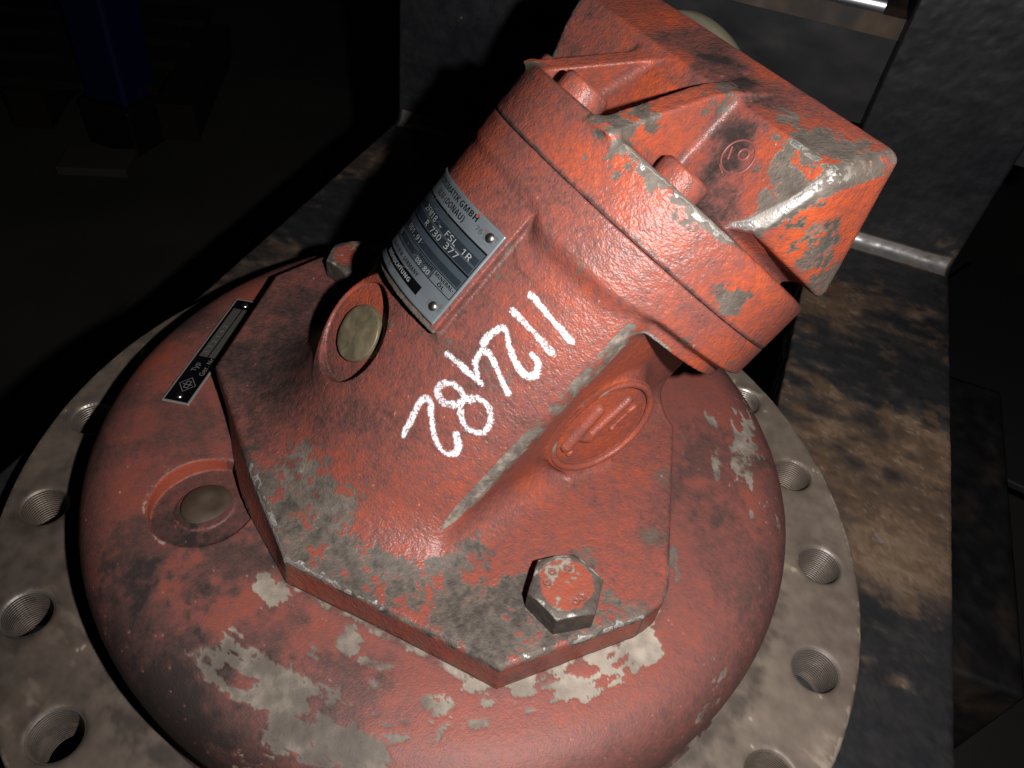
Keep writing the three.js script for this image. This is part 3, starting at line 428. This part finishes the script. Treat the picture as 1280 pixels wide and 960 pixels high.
  for (let i = 0; i < N; i++) { const X = pp.getX(i), Y = pp.getY(i), Z = pp.getZ(i), q = fbm(X, Y, Z, 150, 4), f = fbm(X, Y, Z, 420, 2), r = hypot(X, Z) || 1, m = 0.00012 * f / r; pp.setX(i, X + X * m); pp.setZ(i, Z + Z * m); uv[2 * i] = clamp(0.33 + 0.13 * q + 0.06 * f, 0, 0.6); uv[2 * i + 1] = clamp(0.52 + 0.2 * q + 0.2 * f); }
  ng.setAttribute('uv1', new THREE.Float32BufferAttribute(Array.from({ length: N }, (_, i) => [Math.atan2(pp.getZ(i), pp.getX(i)) * 0.0092, pp.getY(i) + hypot(pp.getX(i), pp.getZ(i))]).flat(), 2)); ng.setAttribute('uv', new THREE.BufferAttribute(uv, 2)); ng.setAttribute('color', new THREE.BufferAttribute(cc, 3)); ng.computeVertexNormals();
  for (const [p, b] of CAPS) part('cap_screw', ng.clone().applyMatrix4(motorMatrix.clone().multiply(new THREE.Matrix4().makeTranslation(b, 0.1315, p))), castPaint, unit);
  // yellowed plastic cap on the port at the back of the block
  const cp = [[0, 0.012], [0.040, 0.012], [0.0435, 0.0105], [0.045, 0.007], [0.045, -0.001], [0.0, -0.001]].map(([a, q]) => new THREE.Vector2(a, q));
  const pc = new THREE.LatheGeometry(cp.reverse(), 64); pc.rotateZ(-PI / 2); pc.rotateY(-AZ); pc.translate(HX * 0.1135 + BX[0] * -0.036, 0.1565, HZ * 0.1135 + BX[2] * -0.036);
  part('port_cap', pc, new THREE.MeshPhysicalMaterial({ name: 'yellowed_plastic', color: new THREE.Color().setRGB(0.090, 0.082, 0.054), roughness: 0.6, transmission: 0.15, thickness: 0.002 }), unit, 'dirty yellowish plastic cap on the rear port');
}
// port plug in its spot face
{
  const pts = []; for (let i = 0; i <= 10; i++) { const a = i / 10 * PI / 2; pts.push(new THREE.Vector2(0.0116 * sin(a), 0.0016 + 0.0010 * cos(a))); } pts.push(new THREE.Vector2(0.0118, -0.003));
  const g = new THREE.LatheGeometry(pts, 64), p = g.attributes.position; for (let i = 0; i < p.count; i++) p.setY(i, p.getY(i) + 0.00025 * fbm(p.getX(i), 1.7, p.getZ(i), 260, 3)); for (let i = 0; i < p.count; i++) g.attributes.uv.setXY(i, p.getX(i) / 0.024 + 0.5, p.getZ(i) / 0.024 + 0.5); g.rotateX(PI / 2); g.computeVertexNormals();
  g.applyMatrix4(motorMatrix.clone().multiply(new THREE.Matrix4().makeTranslation(-0.0179, 0.0132, 0.0557)));
  const t = data(256, 256, (u, v) => { const n = fbm(u * 6, v * 6, 2.2, 1, 5, 0.6), e = abs(hypot(u - 0.5, v - 0.5) - 0.30), st = step(0.05, 0.02, abs(u - 0.47 + 0.1 * noise(v * 14, 2, 1))) * step(0.2, 0.1, abs(v - 0.5)) * 0.1, k = 0.8 + 0.16 * n - st; return srgb([0.21 * k, 0.178 * k, 0.112 * k]); }, true);
  part('drain_plug', g, new THREE.MeshPhysicalMaterial({ name: 'yellow_passivated_steel', map: t, roughness: 0.45, metalness: 0.5 }), unit, 'brassy yellow round port plug');
}
// hexagon bolts through the foot
{
  const hex = (x, z) => { const c = 0.8660254, ax = abs(x), az = abs(z); return max(ax * 0.5 + az * c, ax) ; };
  const AF = 0.0120, TOP = 0.0105;
  const look0 = (bare) => (x, y, z, nx, ny, nz, lap) => { const n = fbm(x + bare, y, z, 130, 4, 0.6), f = fbm(x, y, z, 420, 3), r = hypot(x, z); let u = 0.34 + 0.16 * n, v = 0.66 + 0.1 * n; if (r > 0.0096 + 0.0011 * n) { u = 0.57 + 0.06 * f; v = 0.18 + 0.16 * n; } if (ny < 0.5) { u = 0.55 + 0.06 * n; v = 0.02 + 0.12 * f; } else u += clamp(lap * 0.5, 0, 0.2) * step(0.1, 0.5, n + 0.2); return { u: min(u, 0.80), v }; };
  const sdf = (x, y, z) => { const r = hypot(x, z); let d = smax(hex(x, z) - AF, y - TOP, 0.0005); d = smax(d, (r - 0.0112 + (y - TOP) * 1.9) * 0.46, 0.0005); d = max(d, -y - 0.002);
    for (const [a, q] of [[-2.3, 0.0008], [-1.6, 0.0009], [-0.7, 0.001], [1.5, 0.001], [1.9, 0.0008]]) { const e = hypot(x - 0.0068 * cos(a), z - 0.0068 * sin(a)); d = max(d, -(max(abs(e - 0.0009) - 0.00035, TOP - 0.0003 - y))); } return d; };
  const place = (h, b, turn, lab) => { const g = net(sdf, [-0.0155, -0.003, -0.0155], [0.0155, 0.0125, 0.0155], 0.0004, look0(h), (x, y, z) => 0.00008 * fbm(x, y, z, 300, 3)); g.rotateY(turn); g.translate(h * HX + b * BX[0], FOOT_TOP + 0.0009, h * HZ + b * BX[2]); part('hex_bolt', g, castPaint, unit, lab); };
  place(-0.0055, 0.0990, 0.62 + PI / 6, 'hexagon bolt with orange paint left on its worn head'); place(-0.006, -0.1015, 0.2);
}
// a sheet lying on the barrel: (s, angle) grid
function wrap(s0, s1, a0, a1, ns, na, rad, thick, skew) {
  const P = [], U = [], I = [];
  const layer = (off) => { const b0 = P.length / 3; for (let j = 0; j <= na; j++) for (let i = 0; i <= ns; i++) { const a = lerp(a0, a1, j / na), lo = s0 + skew[0] * a, hi = s1 + skew[1] * a, s = lerp(lo, hi, i / ns), t = a * PI / 180, r = rad(s, t) + off; P.push(...spb(s, r * cos(t), r * sin(t))); U.push(j / na, i / ns); } return b0; };
  const t = layer(thick), w = ns + 1; for (let j = 0; j < na; j++) for (let i = 0; i < ns; i++) { const k = t + j * w + i; I.push(k, k + w, k + 1, k + 1, k + w, k + w + 1); }
  if (thick > 0.0003) { const d = layer(0), side = (a, b) => I.push(a, b, a - t + d, b, b - t + d, a - t + d); for (let i = 0; i < ns; i++) { side(t + i, t + i + 1); side(t + na * w + i + 1, t + na * w + i); } for (let j = 0; j < na; j++) { side(t + (j + 1) * w, t + j * w); side(t + j * w + ns, t + (j + 1) * w + ns); } }
  const g = new THREE.BufferGeometry(); g.setAttribute('position', new THREE.Float32BufferAttribute(P, 3)); g.setAttribute('uv', new THREE.Float32BufferAttribute(U, 2)); g.setIndex(I); g.computeVertexNormals(); return g;
}
// name plate
{
  const W = 1536, Hh = 944, c = document.createElement('canvas'); c.width = W; c.height = Hh; const k = c.getContext('2d');
  const A0 = -52, A1 = 15.6, X = (a) => (a - A0) / (A1 - A0) * W, Y = (v) => (1 - v) * Hh;
  k.fillStyle = '#70797e'; k.fillRect(0, 0, W, Hh);
  for (let i = 0; i < 900; i++) { const g = 120 + rnd() * 70; k.fillStyle = `rgba(${g},${g + 3},${g + 6},0.10)`; k.fillRect(rnd() * W, rnd() * Hh, 40 + rnd() * 300, 1 + rnd() * 4); }
  const dark = '#0d0e12', mid = '#47525a', fld = '#2d353d';
  k.fillStyle = mid; k.fillRect(X(-47), Y(0.775), X(14.6) - X(-47), Y(0.14) - Y(0.775));
  k.fillStyle = '#6c757a'; k.fillRect(X(-47), Y(0.265), X(14.6) - X(-47), Y(0.13) - Y(0.265)); k.fillRect(X(4), Y(0.375), X(14.6) - X(4), Y(0.27) - Y(0.375));
  k.fillStyle = fld; k.fillRect(X(-40), Y(0.70), X(14) - X(-40), 66); k.fillRect(X(-40), Y(0.61), X(14) - X(-40), 62); k.fillRect(X(-40), Y(0.455), X(14) - X(-40), 60); k.fillRect(X(-40), Y(0.345), X(-7.5) - X(-40), 50);
  k.fillStyle = dark; k.fillRect(X(-47), Y(0.785), X(14.6) - X(-47), 17); k.fillRect(X(-47), Y(0.535), X(14.6) - X(-47), 17);
  k.strokeStyle = dark; k.lineWidth = 6; k.strokeRect(X(-47), Y(0.78), X(14.6) - X(-47), Y(0.265) - Y(0.78)); k.beginPath(); k.moveTo(X(-47), Y(0.375)); k.lineTo(X(14.6), Y(0.375)); k.moveTo(X(-6.8), Y(0.375)); k.lineTo(X(-6.8), Y(0.265)); k.moveTo(X(4), Y(0.375)); k.lineTo(X(4), Y(0.265)); k.stroke();
  k.fillStyle = dark; k.textBaseline = 'middle'; const text = (s, a, v, px, a2, f = 'bold') => { k.font = `${f} ${px}px sans-serif`; const w = k.measureText(s).width, want = X(a2) - X(a); k.save(); k.translate(X(a), Y(v)); k.scale(want / w, 1); k.fillText(s, 0, 0); k.restore(); };
  text('HYDROMATIK GMBH', -31, 0.935, 74, 4.6); text('ULM (DONAU)', -22.5, 0.848, 74, 0.2); text('BAUJAHR', -6, 0.345, 44, 3.3); text('MINERAL-', 4.6, 0.345, 46, 14); text('ÖL', 7.6, 0.295, 46, 11); text('MADE IN W. GERMANY', -26, 0.205, 50, -0.2);
  k.fillRect(X(-35), Y(0.165), X(4.2) - X(-35), 86);
  k.fillStyle = '#b3b8ba'; text('DREHRICHTUNG', -25, 0.117, 52, -1.5);
  k.fillStyle = '#b9bcb8'; k.strokeStyle = '#22262c'; k.lineWidth = 2; const stamp = (s, a, v, px, a2) => { k.font = `${px}px monospace`; const w = k.measureText(s).width; k.save(); k.translate(X(a), Y(v)); k.rotate((rnd() - 0.5) * 0.03); k.scale((X(a2) - X(a)) / w, 1); k.strokeText(s, 3, 3); k.fillText(s, 0, 0); k.restore(); };
  k.textBaseline = 'middle'; stamp('2FM18 - FSL 1R', -22, 0.665, 74, 11.5); stamp('R 730 377', -15, 0.575, 74, 7.5); stamp('001.91', -24, 0.425, 64, -9); stamp('902', -32, 0.32, 58, -25); stamp('08 80', -6, 0.298, 56, 3);
  k.fillStyle = '#5a5a58'; stamp('76', 5.2, 0.885, 60, 8.6);
  for (let i = 0; i < 90; i++) { const x = (0.12 + rnd() * 0.55) * W, y = rnd() * Hh; k.strokeStyle = `rgba(215,218,218,${0.15 + 0.5 * rnd()})`; k.lineWidth = 1 + rnd() * 3; k.beginPath(); k.moveTo(x, y); k.lineTo(x + (rnd() - 0.3) * 160, y + (rnd() - 0.5) * 120); k.stroke(); }
  for (const [a, v, r] of [[3.6, 0.965, 15], [9, 0.92, 9], [-38, 0.06, 14], [-30, 0.03, 10]]) { k.fillStyle = '#b8442a'; for (let i = 0; i < 7; i++) { k.beginPath(); k.arc(X(a) + (rnd() - 0.5) * r, Y(v) + (rnd() - 0.5) * r, r * (0.4 + 0.5 * rnd()), 0, 7); k.fill(); } }
  k.fillStyle = 'rgba(70,58,44,0.5)'; for (const [a, v] of [[11.8, 0.9], [11.7, 0.145]]) for (let i = 0; i < 40; i++) { k.globalAlpha = 0.25; k.beginPath(); k.arc(X(a) + (rnd() - 0.5) * 110, Y(v) + (rnd() - 0.5) * 90, 4 + 12 * rnd(), 0, 7); k.fill(); } k.globalAlpha = 1;
  const t = new THREE.CanvasTexture(c); t.colorSpace = THREE.SRGBColorSpace;
  const rad = (s, th) => 0.0674 + 0.00012 * noise(s * 160, th * 12, 3.3) + 0.0006 * step(-0.60, -0.75, th) * noise(s * 90, 1, 1);
  const g = wrap(0.0433, 0.0833, A0, A1, 60, 110, rad, 0.0007, [0.000078, 0.000046]);
  const m = new THREE.MeshPhysicalMaterial({ name: 'printed_aluminium', map: t, roughness: 0.36, metalness: 0.55 });
  const pl = part('name_plate', g, m, unit, 'curved aluminium name plate with black print and stamped numbers');
  for (const [s, a] of [[0.0799, 11.8], [0.0491, 11.7], [0.0775, -46], [0.0455, -46]]) {
    const r = new THREE.SphereGeometry(0.0018, 24, 12, 0, 2 * PI, 0, PI / 2); r.scale(1, 0.65, 1); const th = a * PI / 180; r.rotateX(PI / 2); r.rotateZ(0); const mat = motorMatrix.clone().multiply(new THREE.Matrix4().makeRotationY(th)).multiply(new THREE.Matrix4().makeTranslation(0, s, 0.0680)); r.applyMatrix4(mat); r.translate(0, 0.0262, 0);
    const o = new THREE.Mesh(r, flat('rivet_steel', 0.30, 0.28, 0.26, 0.35, 1)); o.name = 'rivet'; o.castShadow = o.receiveShadow = true; pl.add(o);
  }
}
// hand-painted number on the barrel
{
  const S0 = 4, S1 = 79, A0 = 21, A1 = 53;                             // millimetres along the barrel, degrees round it
  const strokes = [[[75.6, 31.5], [74.6, 40], [73.4, 49]], [[67.4, 30.6], [67, 39], [66, 47.6]], [[52.2, 30.4], [56, 30.2], [60.6, 31.6], [60.4, 33.5], [57.6, 37], [55, 42], [54.4, 46.6], [57, 48], [60.4, 46.2], [61, 43.6]], [[40, 23.6], [40.8, 30], [41.5, 38.2]], [[42.5, 35.6], [45.5, 32.4], [49.5, 31.6], [51, 33.6], [48.9, 39], [45.4, 46]], [[36.9, 40.2], [33.4, 38.8], [34.6, 33.6], [32.6, 29.6], [28.6, 29], [26.6, 31.8], [28.2, 35.6], [31.2, 37.4], [30, 37.9], [27.4, 40.5], [25.9, 44.6], [28.8, 48.2], [33.4, 47.6], [37, 44.6], [37, 40.6], [33.8, 37.5], [30.6, 37.2]], [[7.2, 30.2], [14, 29], [21.6, 27.4], [23.6, 29], [20.5, 32.6], [15.6, 38], [13.6, 43], [15.6, 46], [19, 45.4], [21.4, 42.8]]];
  const segs = []; strokes.forEach((q, si) => { const c = new THREE.CatmullRomCurve3(q.map(([s, a]) => new THREE.Vector3(s, a * 1.08, 0)), false, 'centripetal').getPoints(26); for (let i = 0; i < c.length - 1; i++) segs.push([c[i].x, c[i].y, c[i + 1].x, c[i + 1].y, i / c.length, si]); });
  const t = data(768, 1280, (u, v) => {
    const s = lerp(S0, S1, v), a = lerp(A0, A1, u) * 1.08; let d = 99, w = 0, k = 0;
    const wx = 0.22 * fbm(s, a, 0, 0.5, 3), wy = 0.22 * fbm(s + 9, a, 4, 0.5, 3);
    for (const q of segs) { const dx = q[2] - q[0], dy = q[3] - q[1], px = s + wx - q[0], py = a + wy - q[1], l = dx * dx + dy * dy, z = clamp((px * dx + py * dy) / l), e = hypot(px - dx * z, py - dy * z); if (e < d) { d = e; w = q[4]; k = q[5]; } }
    const g = fbm(s, a, 1, 1.6, 4, 0.65), rough = fbm(s, a, 6, 4.5, 2), wd = 1.02 + 0.2 * sin(w * 9 + k) + (k < 2 ? -0.05 : 0), body = step(0.42, -0.42, (d - wd) + 0.20 * g + 0.08 * rough), thin = (0.78 + 0.22 * step(-0.5, 0.2, rough)) * (1 - 0.8 * step(-0.05, 0.75, g + (k === 1 || k === 5 ? 0.35 : 0) - 0.25 * (1 - d / wd)));
    const al = body * thin; return [al, al, al, 1];
  });
  t.flipY = false;
  const rad = (s, th) => { let r = 0.075; for (let i = 0; i < 40; i++) { const d = housing(...spb(s, r * cos(th), r * sin(th))); r -= d * 0.8; if (abs(d) < 1e-6) break; } const q = spb(s, r * cos(th), r * sin(th)); return r + cast(...q) + 0.00012; };
  const g = wrap(S0 / 1000, S1 / 1000, A0, A1, 170, 100, rad, 0.0001, [0, 0]);
  part('painted_number', g, new THREE.MeshPhysicalMaterial({ name: 'white_marker_paint', color: new THREE.Color().setRGB(0.54, 0.54, 0.56), roughness: 0.6, alphaMap: t, transparent: true }), unit, 'white hand-painted number 112482');
}

// ───────── dim things further off ─────────
{
  const t = thing('steel_post', 'dark blue square steel post on a black foot at the left in the dark', 'post', [-1.42, FLOOR, -1.22]);
  const post = new RoundedBoxGeometry(0.12, 2.6, 0.12, 3, 0.01); post.translate(-1.42, FLOOR + 0.12 + 1.3, -1.22); part('shaft', post, flat('blue_paint', 0.004, 0.014, 0.09, 0.6), t);
  const foot = new RoundedBoxGeometry(0.15, 0.12, 0.15, 3, 0.008); foot.translate(-1.42, FLOOR + 0.06, -1.22); part('foot', foot, flat('black_paint', 0.01, 0.01, 0.01, 0.6), t);
}
{
  const t = thing('wooden_pallet', 'dark wooden pallet with a pale front board beside the blue post', 'pallet', [-1.75, FLOOR, -1.0]);
  const wood = flat('old_wood', 0.022, 0.014, 0.010, 0.85), pale = flat('pale_wood', 0.10, 0.085, 0.068, 0.85);
  const at = (g, x, y, z) => { g.rotateY(0.45); g.translate(-1.72 + x, FLOOR + y, -1.12 + z); return g; };
  part('front_board', at(new RoundedBoxGeometry(0.16, 0.022, 0.1, 2, 0.003), 0.33, 0.02, 0.06), pale, t);
  for (let i = 0; i < 4; i++) part('deck_board', at(new RoundedBoxGeometry(0.8, 0.022, 0.1, 2, 0.003), 0.05 * i * -1, 0.135, -0.13 * i), wood, t);
  for (let i = 0; i < 3; i++) part('bearer', at(new RoundedBoxGeometry(0.09, 0.095, 0.5, 2, 0.003), -0.33 + 0.33 * i, 0.076, -0.14 * (i - 1) - 0.2), wood, t);
}
{
  const t = thing('steel_beam', 'dark scuffed steel beam lying low at the right edge, beyond the right fork', 'beam', [0.35, FLOOR, -0.43]);
  const g = net((x, y, z) => { const q = [abs(x - 0.355) - 0.09, abs(y + 0.55) - 0.244, abs(z + 0.43) - 0.198]; return hypot(max(q[0], 0), max(q[1], 0), max(q[2], 0)) + min(max(...q), 0) - 0.004; }, [0.255, -0.81, -0.64], [0.455, -0.296, -0.22], 0.004, (x, y, z) => { const n = fbm(x, y, z, 18, 4), f = fbm(x, y, z, 90, 3); return { u: 0.25 + 0.25 * n, v: 0.4 + 0.3 * f }; });
  part('beam_body', g, oldSteel, t);
  const p = thing('steel_plate', 'flat grey steel plate leaning in the dark behind the right fork', 'plate', [0.62, FLOOR, -1.0]);
  const pg = new RoundedBoxGeometry(0.42, 0.012, 0.62, 2, 0.003); pg.rotateZ(0.25); pg.rotateY(-0.5); pg.translate(0.60, -0.52, -1.02); part('plate_sheet', pg, flat('grey_sheet', 0.055, 0.058, 0.062, 0.5, 0.3), p);
}
renderer.render(scene, camera);
